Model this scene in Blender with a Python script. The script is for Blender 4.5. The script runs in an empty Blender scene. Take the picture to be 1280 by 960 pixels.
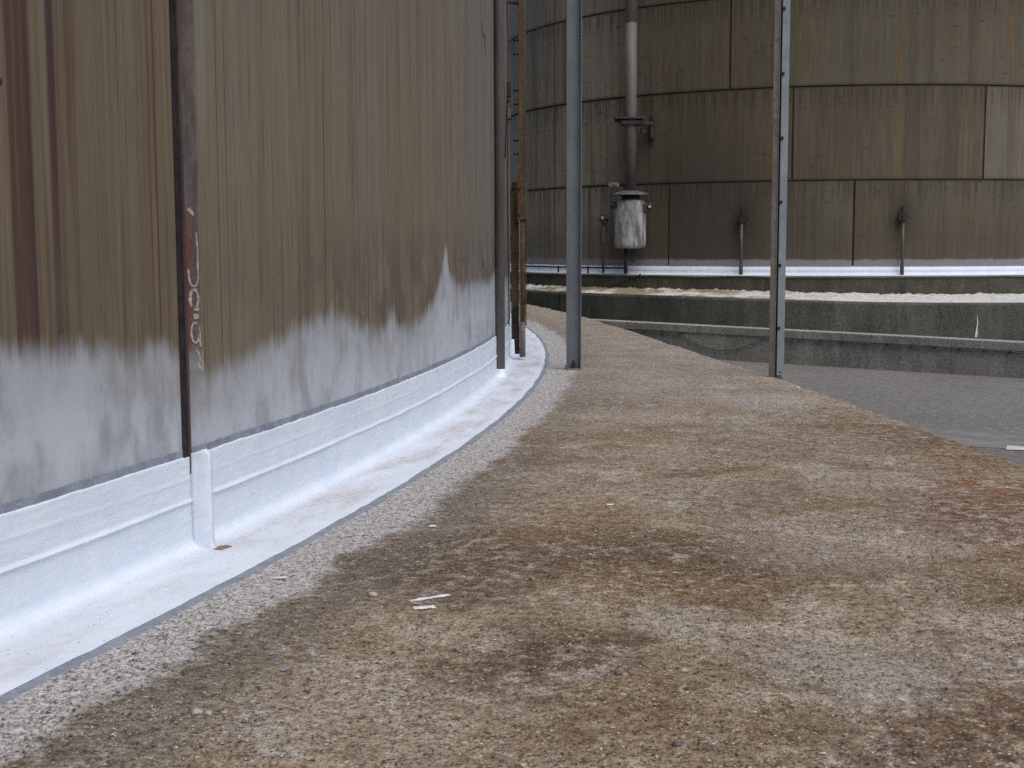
import bpy, bmesh, math, random
from mathutils import Vector, Matrix, Euler
from mathutils import noise as mnoise

random.seed(7)
PI = math.pi
scene = bpy.context.scene
C = scene.collection

# ------------------------------------------------------------------ camera, sky, sun, exposure
cam_d = bpy.data.cameras.new('camera')
cam_d.sensor_width = 36.0
cam_d.sensor_fit = 'HORIZONTAL'
cam_d.lens = 1673.5 / 1280 * 36.0
cam_d.clip_start = 0.05
cam_d.clip_end = 3000
cam_d.dof.use_dof = True
cam_d.dof.focus_distance = 9.0
cam_d.dof.aperture_fstop = 13.0
cam = bpy.data.objects.new('camera', cam_d)
C.objects.link(cam)
cam.matrix_world = (Matrix.Translation((0, 0, 1.1))
                    @ Matrix.Rotation(PI / 2 - 0.10512, 4, 'X') @ Matrix.Rotation(-0.0035, 4, 'Z'))
scene.camera = cam

SUN_EL, SUN_AZ = math.radians(57), math.radians(146)      # azimuth clockwise from +Y
world = bpy.data.worlds.new('World')
scene.world = world
world.use_nodes = True
wn = world.node_tree
wn.nodes.clear()
sky = wn.nodes.new('ShaderNodeTexSky')
sky.sky_type = 'NISHITA'
sky.sun_disc = False
sky.sun_elevation = SUN_EL
sky.sun_rotation = SUN_AZ
sky.air_density = 1.0
sky.dust_density = 2.6
sky.ozone_density = 1.0
bg = wn.nodes.new('ShaderNodeBackground')
bg.inputs['Strength'].default_value = 0.12
wo = wn.nodes.new('ShaderNodeOutputWorld')
wn.links.new(sky.outputs[0], bg.inputs['Color'])
wn.links.new(bg.outputs[0], wo.inputs['Surface'])

sun_d = bpy.data.lights.new('sun', 'SUN')
sun_d.energy = 1.1
sun_d.angle = math.radians(50)
sun_d.color = (1.0, 0.96, 0.90)
sun = bpy.data.objects.new('sun', sun_d)
C.objects.link(sun)
dv = Vector((math.sin(SUN_AZ) * math.cos(SUN_EL), math.cos(SUN_AZ) * math.cos(SUN_EL), math.sin(SUN_EL)))
sun.rotation_euler = dv.to_track_quat('Z', 'Y').to_euler()

scene.view_settings.view_transform = 'Standard'
scene.view_settings.look = 'None'
scene.view_settings.gamma = 1.0
scene.view_settings.exposure = 0.38
scene.view_settings.use_curve_mapping = False

scene.cycles.use_denoising = False
scene.cycles.max_bounces = 3
scene.cycles.diffuse_bounces = 2
scene.cycles.glossy_bounces = 2
scene.cycles.caustics_reflective = False
scene.cycles.caustics_refractive = False

# ------------------------------------------------------------------ dimensions (metres)
NX, NY, NR = -36.703, 13.912, 36.687          # near tank axis and radius
FX, FY, FR = 8.486, 37.609, 8.685             # far tank axis and radius
GZ = -1.10                                    # level of the asphalt yard

def npos(s, r, z=0.0):
    """point near the large tank: arc length s, distance r outside its wall"""
    a = s / NR
    return Vector((NX + (NR + r) * math.cos(a), NY + (NR + r) * math.sin(a), z))

def lerp_table(tab, x):
    if x <= tab[0][0]: return tab[0][1]
    for (a, va), (b, vb) in zip(tab, tab[1:]):
        if x <= b:
            t = (x - a) / (b - a)
            return va + (vb - va) * t
    return tab[-1][1]

# ------------------------------------------------------------------ node helpers
class NT:
    def __init__(self, name):
        self.m = bpy.data.materials.new(name)
        self.m.use_nodes = True
        self.t = self.m.node_tree
        self.t.nodes.clear()
        self.out = self.t.nodes.new('ShaderNodeOutputMaterial')
        self.p = self.t.nodes.new('ShaderNodeBsdfPrincipled')
        self.t.links.new(self.p.outputs[0], self.out.inputs['Surface'])
    def nd(self, typ): return self.t.nodes.new(typ)
    def put(self, sock, v):
        if v is None: return
        if isinstance(v, bpy.types.NodeSocket): self.t.links.new(v, sock)
        else:
            if hasattr(sock.default_value, '__len__') and not hasattr(v, '__len__'):
                v = (v,) * len(sock.default_value)
            if hasattr(v, '__len__') and len(v) == 3 and len(sock.default_value) == 4: v = (*v, 1)
            sock.default_value = v
    def m_(self, op, a, b=None, c=None, clamp=False):
        n = self.nd('ShaderNodeMath'); n.operation = op; n.use_clamp = clamp
        for i, v in enumerate((a, b, c)): self.put(n.inputs[i], v)
        return n.outputs[0]
    def add(self, a, b): return self.m_('ADD', a, b)
    def sub(self, a, b): return self.m_('SUBTRACT', a, b)
    def mul(self, a, b, clamp=False): return self.m_('MULTIPLY', a, b, clamp=clamp)
    def coord(self, kind='Object'): return self.nd('ShaderNodeTexCoord').outputs[kind]
    def sep(self, v):
        n = self.nd('ShaderNodeSeparateXYZ'); self.put(n.inputs[0], v); return n.outputs
    def comb(self, x, y, z):
        n = self.nd('ShaderNodeCombineXYZ')
        for i, v in enumerate((x, y, z)): self.put(n.inputs[i], v)
        return n.outputs[0]
    def vm(self, op, a, b=None):
        n = self.nd('ShaderNodeVectorMath'); n.operation = op
        self.put(n.inputs[0], a); self.put(n.inputs[1], b)
        return n.outputs['Value'] if op in ('DISTANCE', 'LENGTH') else n.outputs[0]
    def noise(self, v, scale, detail=4, rough=.55, dist=0.0):
        n = self.nd('ShaderNodeTexNoise'); self.put(n.inputs['Vector'], v); 
        n.inputs['Scale'].default_value = scale; n.inputs['Detail'].default_value = detail
        n.inputs['Roughness'].default_value = rough; n.inputs['Distortion'].default_value = dist
        return n.outputs['Fac']
    def vor(self, v, scale, out='Distance', feature='F1', rnd=1.0):
        key = ('v', v.node.name if isinstance(v, bpy.types.NodeSocket) else v, scale)
        self.cache = getattr(self, 'cache', {})
        if key in self.cache: return self.cache[key].outputs[out]
        n = self.nd('ShaderNodeTexVoronoi'); n.feature = feature
        self.put(n.inputs['Vector'], v); n.inputs['Scale'].default_value = scale
        n.inputs['Randomness'].default_value = rnd
        self.cache[key] = n
        return n.outputs[out]
    def rng(self, v, a, b, c=0.0, d=1.0, smooth=True):
        n = self.nd('ShaderNodeMapRange'); n.interpolation_type = 'SMOOTHSTEP' if smooth else 'LINEAR'
        for i, x in enumerate((v, a, b, c, d)): self.put(n.inputs[i], x)
        return n.outputs[0]
    def ramp(self, f, stops, interp='LINEAR'):
        n = self.nd('ShaderNodeValToRGB'); r = n.color_ramp; r.interpolation = interp
        while len(r.elements) < len(stops): r.elements.new(0.5)
        for e, (p, c) in zip(r.elements, stops):
            e.position = p; e.color = (c, c, c, 1) if not hasattr(c, '__len__') else (*c, 1)
        self.put(n.inputs[0], f)
        return n.outputs[0]
    def mix(self, f, a, b, blend='MIX'):
        n = self.nd('ShaderNodeMix'); n.data_type = 'RGBA'; n.blend_type = blend; n.clamp_factor = True
        self.put(n.inputs[0], f); self.put(n.inputs[6], a); self.put(n.inputs[7], b)
        return n.outputs[2]
    def bump(self, h, strength=.5, dist=.01, normal=None):
        n = self.nd('ShaderNodeBump'); n.inputs['Strength'].default_value = strength
        n.inputs['Distance'].default_value = dist
        self.put(n.inputs['Height'], h)
        if normal is not None: self.put(n.inputs['Normal'], normal)
        return n.outputs[0]
    def rand(self): return self.nd('ShaderNodeObjectInfo').outputs['Random']
    def island(self): return self.nd('ShaderNodeNewGeometry').outputs['Random Per Island']
    def finish(self, col, rough=.8, normal=None, metal=0.0, spec=.3):
        self.put(self.p.inputs['Base Color'], col); self.put(self.p.inputs['Roughness'], rough)
        self.put(self.p.inputs['Normal'], normal); self.put(self.p.inputs['Metallic'], metal)
        self.put(self.p.inputs['Specular IOR Level'], spec)
        return self.m

def polar(n, R):
    x, y, z = n.sep(n.coord())
    s = n.mul(n.m_('ARCTAN2', y, x), R)
    r = n.sub(n.m_('SQRT', n.add(n.mul(x, x), n.mul(y, y))), R)
    return s, r, z

# ------------------------------------------------------------------ materials
def mat_near_plate():
    n = NT('near_shell_paint')
    s, r, z = polar(n, NR)
    warp = n.noise(n.comb(n.mul(s, 1.1), 0, n.mul(z, .9)), 1.4, 1)
    sw = n.add(s, n.mul(n.sub(warp, .5), .010))
    zc = n.mul(z, .012)
    big = n.noise(n.comb(n.mul(sw, 1.1), 3.0, n.mul(z, .10)), 1.0, 2)
    mid = n.noise(n.comb(sw, 7.0, n.mul(zc, 2.0)), 8.0, 2, .6)
    fine = n.noise(n.comb(sw, 1.0, n.mul(zc, 1.6)), 40.0, 3, .7)
    vf = n.noise(n.comb(sw, 2.0, n.mul(zc, .8)), 170.0, 2, .7)
    fade = n.rng(n.noise(n.comb(n.mul(s, 7.0), 5, n.mul(z, .9)), 1.3, 3, .65), .36, .60, .25, 1.25)
    col = n.ramp(big, [(.28, (.205, .150, .088)), (.5, (.228, .180, .118)), (.72, (.232, .200, .152))])
    col = n.mix(n.rng(s, -6.4, -3.6, 0, .75), col, (.222, .190, .165))          # mauve-grey towards the far side
    col = n.mix(n.rng(s, -9.15, -9.5, 0, .72), col, (.160, .116, .062))         # browner beyond the stiffener
    col = n.mix(n.mul(n.mul(n.rng(mid, .50, .68), .55), fade), col, (.158, .115, .070))
    col = n.mix(n.mul(n.rng(mid, .48, .32), .35), col, (.262, .232, .185))
    col = n.mix(n.mul(n.mul(n.rng(fine, .50, .64), .52), fade), col, (.118, .080, .052))
    col = n.mix(n.mul(n.rng(fine, .48, .34), .26), col, (.30, .27, .22))
    col = n.mix(n.mul(n.mul(n.rng(vf, .50, .64), .40), fade), col, (.100, .070, .048))
    col = n.mix(n.mul(n.rng(vf, .46, .34), .16), col, (.33, .30, .25))
    # heavy red-brown run-off streaks left of the stiffener
    redz = n.rng(s, -9.75, -10.02)
    rs = n.noise(n.comb(sw, 4.0, n.mul(z, .02)), 15.0, 2, .5)
    col = n.mix(n.mul(n.mul(n.rng(rs, .46, .56), redz), .85), col, (.085, .036, .028))
    brk = n.rng(warp, .30, .48)
    for sc, w, tone in ((-9.392, .009, (.115, .034, .020)), (-9.43, .005, (.12, .06, .04)), (-9.985, .028, (.072, .033, .032)), (-10.10, .016, (.07, .034, .03)),
                        (-7.83, .009, (.085, .058, .048)), (-8.86, .005, (.08, .055, .04)), (-8.93, .005, (.08, .05, .035)), (-6.35, .010, (.085, .062, .05)),
                        (-4.55, .016, (.10, .082, .072)), (-5.4, .010, (.10, .078, .062)), (-7.2, .006, (.08, .055, .045)), (-9.62, .006, (.09, .055, .035))):
        d = n.m_('ABSOLUTE', n.sub(sw, sc))
        col = n.mix(n.mul(n.mul(n.rng(d, w, w * .3), brk), .85), col, tone)
    # pale chalky smear right of the stiffener, high up
    d = n.m_('ABSOLUTE', n.sub(sw, -9.05))
    col = n.mix(n.mul(n.mul(n.mul(n.rng(d, .07, .0), n.rng(z, 1.25, 1.75)), n.rng(fine, .35, .6)), .45), col, (.33, .335, .33))
    col = n.vm('MULTIPLY', col, (.80, .79, .78))
    blot = n.noise(n.comb(n.mul(s, 1.6), 2, n.mul(z, .9)), 3.2, 4, .6)
    # grime cloud above the overspray
    gz = n.mul(n.rng(z, 1.35, .92), n.rng(s, -8.8, -7.2, .35, 1.0))
    col = n.mix(n.mul(n.mul(n.rng(blot, .36, .60), gz), .65), col, (.088, .066, .050))
    # overspray of the white coating: ragged upper limit that follows the shell
    tab = [(-14, .80), (-10.9, .80), (-10.27, .81), (-9.89, .785), (-9.35, .745), (-9.2, .70), (-9.09, .64), (-8.78, .66), (-8.39, .715),
           (-7.81, .79), (-7.47, .745), (-7.1, .655), (-6.9, .665), (-6.78, .755), (-6.64, .64), (-6.06, .68), (-5.73, .79),
           (-5.52, .96), (-5.42, 1.14), (-5.32, .93), (-5.16, .85), (-4.8, .80), (-4.4, .83), (-3.4, .80), (-3.0, .86), (-2.86, .95),
           (-2.6, .8), (-1, .78), (2, .8)]
    u = n.rng(s, -14, 2, 0, 1, False)
    h = n.mul(n.ramp(u, [((a + 14) / 16, b / 2) for a, b in tab]), 2.0)
    j1 = n.sub(n.noise(n.comb(n.mul(s, 5), 0, n.mul(z, 1.2)), 2.0, 4, .65), .5)
    zz = n.add(z, n.add(n.mul(j1, .16), n.mul(n.sub(fine, .5), .07)))
    d = n.sub(h, zz)
    m1 = n.rng(d, -.045, .075)
    m2 = n.rng(d, .03, .30)
    drip = n.noise(n.comb(s, 2, n.mul(z, .12)), 15.0, 3, .6)
    op = n.add(n.mul(m1, .66), n.mul(m2, .26))
    op = n.mul(op, n.rng(blot, .30, .50, .70, 1.0))
    op = n.mul(op, n.rng(drip, .56, .72, 1.0, .78))
    sp = n.mix(n.rng(blot, .35, .65), (.41, .435, .475), (.50, .525, .565))
    col = n.mix(op, col, sp)
    # brown bleed through the overspray
    col = n.mix(n.mul(n.mul(n.rng(n.noise(n.comb(n.mul(s, 2.4), 11, n.mul(z, 1.8)), 1.7, 3, .6), .56, .70), m1), .4), col, (.27, .235, .205))
    nor = n.bump(n.mul(big, 8.0), .25, .004)
    return n.finish(col, .62, nor, spec=.30)

def mat_far_plate():
    n = NT('far_shell_paint')
    s, r, z = polar(n, FR)
    rv = n.rand()
    zc = n.mul(z, .02)
    big = n.noise(n.comb(n.mul(s, .5), n.mul(rv, 9), n.mul(z, .35)), 1.0, 3)
    mid = n.noise(n.comb(s, n.mul(rv, 20), n.mul(zc, 1.5)), 3.0, 3, .6)
    fine = n.noise(n.comb(s, n.mul(rv, 40), zc), 17.0, 3, .75)
    vf = n.noise(n.comb(s, n.mul(rv, 30), n.mul(zc, .7)), 60.0, 2, .7)
    col = n.ramp(big, [(.30, (.095, .082, .055)), (.5, (.114, .101, .070)), (.70, (.132, .121, .090))])
    # greyer, chalkier paint towards the left of the shell and in one plate at the far right
    ang = n.m_('MAXIMUM', n.rng(s, -18.6, -21.8), n.mul(n.mul(n.mul(n.rng(s, -12.05, -11.9), n.rng(z, 2.39, 2.42)), n.rng(z, 4.42, 4.39)), .18))
    col = n.mix(n.mul(ang, .85), col, (.42, .39, .315))  # left tone raised beyond the paint difference to offset its shade
    tone = n.rng(rv, 0, 1, -.5, .5, False)
    col = n.mix(n.mul(n.rng(tone, -.1, .5), .22), col, (.130, .098, .066))
    # ochre streak clusters
    och = n.mul(n.mul(n.rng(mid, .50, .60), n.rng(fine, .48, .56)), n.rng(ang, 1, .3, .35, 1))
    col = n.mix(n.mul(och, .7), col, (.19, .125, .052))
    col = n.mix(n.mul(n.rng(mid, .47, .36), .45), col, (.075, .057, .042))
    col = n.mix(n.mul(n.rng(fine, .52, .66), .34), col, (.058, .045, .034))
    col = n.mix(n.mul(n.rng(vf, .46, .36), .26), col, (.235, .212, .168))
    col = n.mix(n.mul(n.rng(vf, .53, .64), .30), col, (.050, .040, .030))
    # murky grime round and right of the vent drum
    gd = n.m_('ABSOLUTE', n.sub(s, -18.0))
    gm = n.mul(n.rng(gd, 3.0, .3), n.rng(z, 5.0, 1.8))
    col = n.mix(n.mul(n.mul(gm, n.rng(big, .25, .55)), .72), col, (.052, .044, .035))
    col = n.mix(n.mul(n.rng(z, 2.3, 1.0), .45), col, (.068, .054, .040))  # lower course darker towards its foot
    col = n.mix(n.mul(n.rng(n.m_('ABSOLUTE', n.sub(s, -22.55)), .05, .015), .7), col, (.12, .064, .026))
    # rusty halo and run-off at the horizontal joints
    seam = None
    for zc_ in (2.414, 4.409, 6.367, 8.33):
        f = n.rng(n.m_('ABSOLUTE', n.sub(z, zc_)), .085, .015)
        f2 = n.mul(n.rng(n.sub(zc_, z), .75, .0), n.rng(n.sub(zc_, z), -.01, .01))
        f2 = n.mul(f2, n.rng(fine, .42, .56))
        g = n.m_('MAXIMUM', n.mul(f, .6), n.mul(f2, .55))
        seam = g if seam is None else n.m_('MAXIMUM', seam, g)
    col = n.mix(seam, col, (.045, .034, .026))
    # dark flecks where the paint lifts, and soot round the two drain nozzles
    chip = n.noise(n.comb(n.mul(s, 1.0), n.mul(rv, 5), n.mul(z, 3.4)), 5.0, 3, .7)
    col = n.mix(n.mul(n.rng(chip, .62, .68), .6), col, (.04, .033, .026))
    for sc in (-1.9726 * FR, -1.5844 * FR):
        d = n.vm('LENGTH', n.comb(n.sub(s, sc), n.mul(n.sub(z, 1.6), .55), 0))
        col = n.mix(n.mul(n.rng(d, .42, .08), .6), col, (.040, .034, .027))
    # thin overspray at foot
    jag = n.mul(n.noise(n.comb(s, 0, 0), 2.4, 4, .7), .16)
    col = n.mix(n.mul(n.rng(n.sub(z, jag), .66, .60), .6), col, (.32, .32, .35))
    col = n.vm('MULTIPLY', col, n.comb(*[n.rng(z, 2.0, 5.0, a, b) for a, b in ((.95, .90), (.93, .86), (.92, .83))]))
    nor = n.bump(n.add(n.mul(big, 5.0), fine), .3, .006)
    return n.finish(col, .68, nor, spec=.25)

def mat_pedestal():
    n = NT('old_concrete')
    co = n.coord()
    s, r, _ = polar(n, NR)
    w1 = n.noise(co, 2.1, 3, .6)
    wx = n.vm('ADD', co, n.comb(n.mul(n.sub(w1, .5), .7), n.mul(n.sub(n.noise(co, 1.7, 3), .5), .7), 0))
    n1 = n.noise(wx, .9, 3, .6)
    n2 = n.noise(wx, 2.6, 5, .70)
    n5 = n.noise(co, 36.0, 2, .65)
    n3 = n.noise(co, 15.0, 4, .72)
    n4 = n.noise(co, 90.0, 2, .75)
    col = n.ramp(n2, [(.30, (.125, .078, .040)), (.42, (.225, .158, .093)), (.53, (.320, .248, .165)), (.66, (.45, .385, .300)), (.78, (.54, .50, .44))])
    col = n.mix(n.mul(n.rng(n1, .50, .64), .55), col, (.34, .305, .262))
    col = n.mix(n.mul(n.rng(n1, .47, .33), .45), col, (.190, .115, .050))
    # paler and greyer further along
    col = n.mix(n.mul(n.rng(s, -7.0, -3.0), .50), col, (.38, .345, .305))
    soft = n.rng(n3, .34, .58)
    # rust-brown stains
    for (px, py, rad, k, tone) in ((.60, 4.45, .75, .85, (.140, .080, .034)), (2.0, 5.3, .85, .95, (.175, .075, .026)), (2.36, 7.5, .80, .9, (.140, .070, .028)),
                                   (2.0, 8.7, .5, .5, (.15, .10, .055)), (.05, 4.75, .6, .75, (.125, .075, .040)), (.25, 5.5, .55, .55, (.22, .135, .055)), (1.12, 2.95, .55, .9, (.125, .066, .030)),
                                   (1.45, 4.2, .4, .5, (.14, .085, .04)), (1.25, 7.2, .8, .5, (.18, .115, .06)), (.6, 9.3, 1.0, .35, (.18, .125, .075)),
                                   (-.20, 4.40, .55, .9, (.085, .056, .036)), (.35, 4.75, .55, .75, (.100, .064, .036)), (.10, 3.55, .35, .85, (.075, .050, .034)), (.75, 4.6, .4, .6, (.10, .065, .04)), (-.05, 3.25, .38, .65, (.100, .070, .045)), (.85, 2.75, .3, .6, (.11, .07, .045)), (2.45, 6.7, .7, .8, (.17, .08, .03)), (1.75, 7.9, .45, .7, (.16, .085, .035)), (.42, 4.25, .42, .62, (.22, .125, .048)), (.10, 5.0, .45, .6, (.22, .135, .058)), (2.15, 5.9, .5, .9, (.21, .085, .026)), (1.9, 4.6, .4, .7, (.16, .075, .03)), (2.1, 8.2, .35, .8, (.19, .10, .04)), (.95, 5.6, .5, .55, (.17, .105, .05))):
        d = n.vm('DISTANCE', wx, (px - NX, py - NY, 0))
        f = n.mul(n.rng(d, rad, rad * .15), soft)
        col = n.mix(n.mul(f, k), col, tone)
    # bare tan and pale worn patches
    for (px, py, rad, k, tone) in ((-.35, 3.05, .45, .8, (.37, .305, .23)), (1.2, 4.75, .55, .7, (.40, .355, .30)), (1.75, 9.2, .55, .8, (.44, .405, .365)), (.75, 8.6, .5, .7, (.42, .39, .35)),
                                   (.62, 11.4, .35, .8, (.47, .44, .39)), (.25, 13.5, .6, .7, (.44, .41, .37)), (.9, 3.3, .4, .5, (.37, .335, .29)), (1.55, 6.2, .4, .5, (.42, .39, .35))):
        d = n.vm('DISTANCE', wx, (px - NX, py - NY, 0))
        f = n.mul(n.rng(d, rad, rad * .2), soft)
        col = n.mix(n.mul(f, k), col, tone)
    # pale cleaned band beside the coating, dark damp band beyond it
    ej = n.add(n.mul(n.sub(w1, .5), .30), n.mul(n.sub(n3, .5), .16))
    re = n.add(r, ej)
    dk = n.mul(n.rng(re, .54, .64), n.rng(re, 1.15, .70))
    dk = n.mul(dk, n.rng(s, -5.5, -8.5, .45, 1.0))
    col = n.mix(n.mul(dk, .72), col, (.140, .122, .100))
    pale = n.rng(re, .67, .58)
    palec = n.mix(soft, (.41, .40, .385), (.53, .525, .52))
    col = n.mix(n.mul(pale, .88), col, palec)
    # scuffs and dark mottling
    sc = n.noise(n.vm('MULTIPLY', wx, (5.0, 1.6, 1)), 2.0, 4, .7)
    col = n.mix(n.mul(n.rng(sc, .57, .68), .65), col, (.47, .45, .42))
    col = n.mix(n.mul(n.rng(n3, .54, .70), .50), col, (.105, .075, .050))
    col = n.mix(n.mul(n.rng(n3, .45, .32), .32), col, (.45, .40, .33))
    # exposed aggregate
    vd = n.vor(co, 88.0)
    vc = n.sep(n.vor(co, 88.0, 'Color'))
    stone = n.mul(n.rng(vd, .45, .22), n.rng(vc[0], .25, .45))
    scol = n.ramp(vc[1], [(0, (.045, .038, .032)), (.30, (.13, .092, .06)), (.55, (.30, .24, .16)), (.8, (.50, .43, .33)), (1, (.66, .62, .56))])
    wear = n.rng(w1, .38, .60, .45, 1.0)
    col = n.mix(n.mul(stone, wear), col, scol)
    vd2 = n.vor(co, 40.0)
    vc2 = n.sep(n.vor(co, 40.0, 'Color'))
    big = n.mul(n.rng(vd2, .34, .22), n.rng(vc2[0], .80, .86))
    col = n.mix(n.mul(big, .8), col, n.ramp(vc2[1], [(0, (.06, .052, .045)), (.45, (.2, .15, .1)), (1, (.56, .52, .46))]))
    col = n.mix(n.rng(n4, .52, .70, 0, .65), col, (.085, .065, .05))
    col = n.mix(n.rng(n4, .46, .30, 0, .5), col, (.50, .46, .40))
    lum = n.add(n.add(n.rng(n4, .38, .62, -.55, .60, False), n.rng(n3, .32, .68, .18, -.18, False)), n.rng(n5, .36, .64, -.34, .30, False))
    col = n.vm('MULTIPLY', col, n.comb(*[n.add(1.0, n.mul(lum, k)) for k in (.92, .96, 1.0)]))
    col = n.vm('MULTIPLY', col, (.955, .955, .965))
    h = n.add(n.add(n.mul(n4, 1.3), n.mul(n5, .9)), n.mul(n.rng(vd, .5, .1), .6))
    nor = n.bump(h, .8, .006)
    return n.finish(col, .88, nor, spec=.25)

def mat_white():
    n = NT('white_coating')
    s, r, z = polar(n, NR)
    co = n.coord()
    v = n.comb(s, r, z)
    nz = n.noise(v, 5.0, 5, .6)
    col = n.mix(n.rng(nz, .3, .7), (.64, .70, .775), (.71, .76, .82))
    # foot dirt on the flat apron
    dz = n.mul(n.rng(r, .055, .12), n.rng(r, .335, .27))
    d1 = n.noise(n.comb(n.mul(s, .8), n.mul(r, 2.2), z), 2.2, 4, .6)
    d2 = n.noise(v, 30.0, 4, .65)
    col = n.mix(n.mul(n.mul(n.rng(d1, .38, .64), n.add(n.mul(n.rng(d2, .3, .7), .6), .3)), n.mul(dz, n.rng(s, -10.4, -7.5, .45, 1.0))), col, (.46, .41, .375))
    sp = n.vor(v, 55.0)
    spc = n.sep(n.vor(v, 55.0, 'Color'))
    col = n.mix(n.mul(n.mul(n.rng(sp, .22, .10), n.rng(spc[0], .82, .86)), n.rng(r, .03, .06)), col, (.10, .08, .065))
    # streaky brush tone on upstand
    br = n.noise(n.comb(n.mul(s, 1.0), 0, n.mul(z, 16)), 2.2, 4, .6)
    col = n.mix(n.mul(n.rng(br, .55, .75), .35), col, (.56, .61, .68))
    g1 = n.noise(n.comb(n.mul(s, 3.0), 8, n.mul(z, .8)), 2.0, 4, .65)
    col = n.mix(n.mul(n.rng(g1, .60, .78), .30), col, (.60, .58, .56))
    h = n.add(n.mul(n.noise(n.comb(s, n.mul(r, 1.5), n.mul(z, 3.0)), 14.0, 4, .6), 1.0), n.mul(n.noise(v, 110.0, 3, .6), .35))
    nor = n.bump(h, .45, .006)
    return n.finish(col, .55, nor, spec=.3)

def mat_simple(name, a, b, scale=6.0, rough=.7, bump=.3, metal=0.0, stretch=(1, 1, 1), streak=None, spots=None, spec=.3, lo=.35, hi=.65):
    n = NT(name)
    co = n.coord()
    v = n.vm('MULTIPLY', co, stretch)
    f = n.noise(v, scale, 5, .62)
    g = n.noise(v, scale * 7, 4, .6)
    col = n.mix(n.rng(f, lo, hi), a, b)
    if streak is not None:
        sv = n.noise(n.vm('MULTIPLY', co, (1, 1, .06)), scale * 2.2, 4, .6)
        col = n.mix(n.mul(n.rng(sv, .50, .68), .7), col, streak)
    if spots is not None:
        col = n.mix(n.mul(n.rng(n.noise(co, scale * 3.1, 4, .7), .56, .66), .85), col, spots)
    col = n.mix(n.mul(n.rng(g, .55, .75), .35), col, tuple(c * .55 for c in a))
    nor = n.bump(n.add(f, n.mul(g, .4)), bump, .006)
    return n.finish(col, rough, nor, metal, spec)

def mat_wall(name, base, dark, pale, top=None, tint=.25):
    """mossy board-marked concrete with run-off"""
    n = NT(name)
    co = n.coord()
    x, y, z = n.sep(co)
    rv = n.rand()
    a = n.noise(co, 1.1, 5, .6)
    run = n.noise(n.vm('MULTIPLY', co, (1, 1, .14)), 3.2, 5, .65)
    fine = n.noise(co, 16.0, 5, .7)
    col = n.mix(n.rng(a, .35, .65), dark, base)
    col = n.mix(n.mul(n.rng(run, .53, .70), .55), col, pale)
    col = n.mix(n.mul(n.rng(run, .47, .30), .65), col, tuple(c * .5 for c in dark))
    col = n.mix(n.mul(rv, tint), col, pale)
    col = n.mix(n.mul(n.rng(fine, .55, .72), .6), col, tuple(c * .45 for c in dark))
    col = n.mix(n.mul(n.rng(fine, .44, .28), .5), col, pale)
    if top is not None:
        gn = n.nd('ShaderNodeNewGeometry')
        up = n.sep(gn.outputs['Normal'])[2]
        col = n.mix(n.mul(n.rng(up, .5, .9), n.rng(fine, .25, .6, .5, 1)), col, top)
    gr = n.noise(co, 38.0, 3, .75)
    col = n.mix(n.mul(n.rng(gr, .50, .64), .6), col, tuple(c * .4 for c in dark))
    col = n.mix(n.mul(n.rng(gr, .46, .34), .45), col, pale)
    nor = n.bump(n.add(fine, gr), .7, .015)
    return n.finish(col, .9, nor, spec=.15)

def mat_asphalt():
    n = NT('asphalt')
    co = n.coord()
    a = n.noise(co, .35, 4, .6)
    b = n.noise(n.vm('MULTIPLY', co, (1, 3, 1)), .9, 5, .65)
    f = n.noise(co, 70.0, 3, .75)
    col = n.mix(n.rng(a, .35, .65), (.185, .182, .175), (.235, .231, .222))
    col = n.mix(n.mul(n.rng(b, .5, .7), .5), col, (.25, .245, .235))
    col = n.mix(n.mul(n.rng(f, .47, .58), .7), col, (.095, .093, .089))
    col = n.mix(n.mul(n.rng(f, .44, .34), .5), col, (.36, .355, .345))
    g = n.noise(co, 9.0, 4, .75)
    col = n.mix(n.mul(n.rng(g, .50, .66), .55), col, (.105, .103, .098))
    col = n.mix(n.mul(n.rng(g, .47, .34), .5), col, (.31, .305, .295))
    sp = n.vor(co, 6.0)
    col = n.mix(n.mul(n.rng(sp, .13, .05), .8), col, (.45, .44, .43))
    sp2 = n.vor(co, 22.0)
    col = n.mix(n.mul(n.rng(sp2, .18, .08), .5), col, (.26, .25, .24))
    col = n.vm('MULTIPLY', col, (1.05, 1.02, .98))
    return n.finish(col, .95, n.bump(f, .6, .012), spec=.1)

def mat_crust():
    n = NT('flaking_white_crust')
    co = n.coord()
    x, y, z = n.sep(co)
    a = n.noise(co, 1.3, 5, .65)
    f = n.noise(co, 9.0, 5, .7)
    col = n.mix(n.rng(f, .3, .6), (.44, .42, .39), (.70, .69, .67))
    far = n.rng(x, -1.2, -4.2)                # older, rust-stained towards the left end
    col = n.mix(n.mul(n.rng(a, .60, .44), n.add(n.mul(far, .85), .05)), col, (.22, .165, .085))
    col = n.mix(n.mul(n.rng(f, .58, .7), n.add(n.mul(far, .6), .25)), col, (.16, .13, .09))
    return n.finish(col, .9, n.bump(f, .6, .02), spec=.2)

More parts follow.
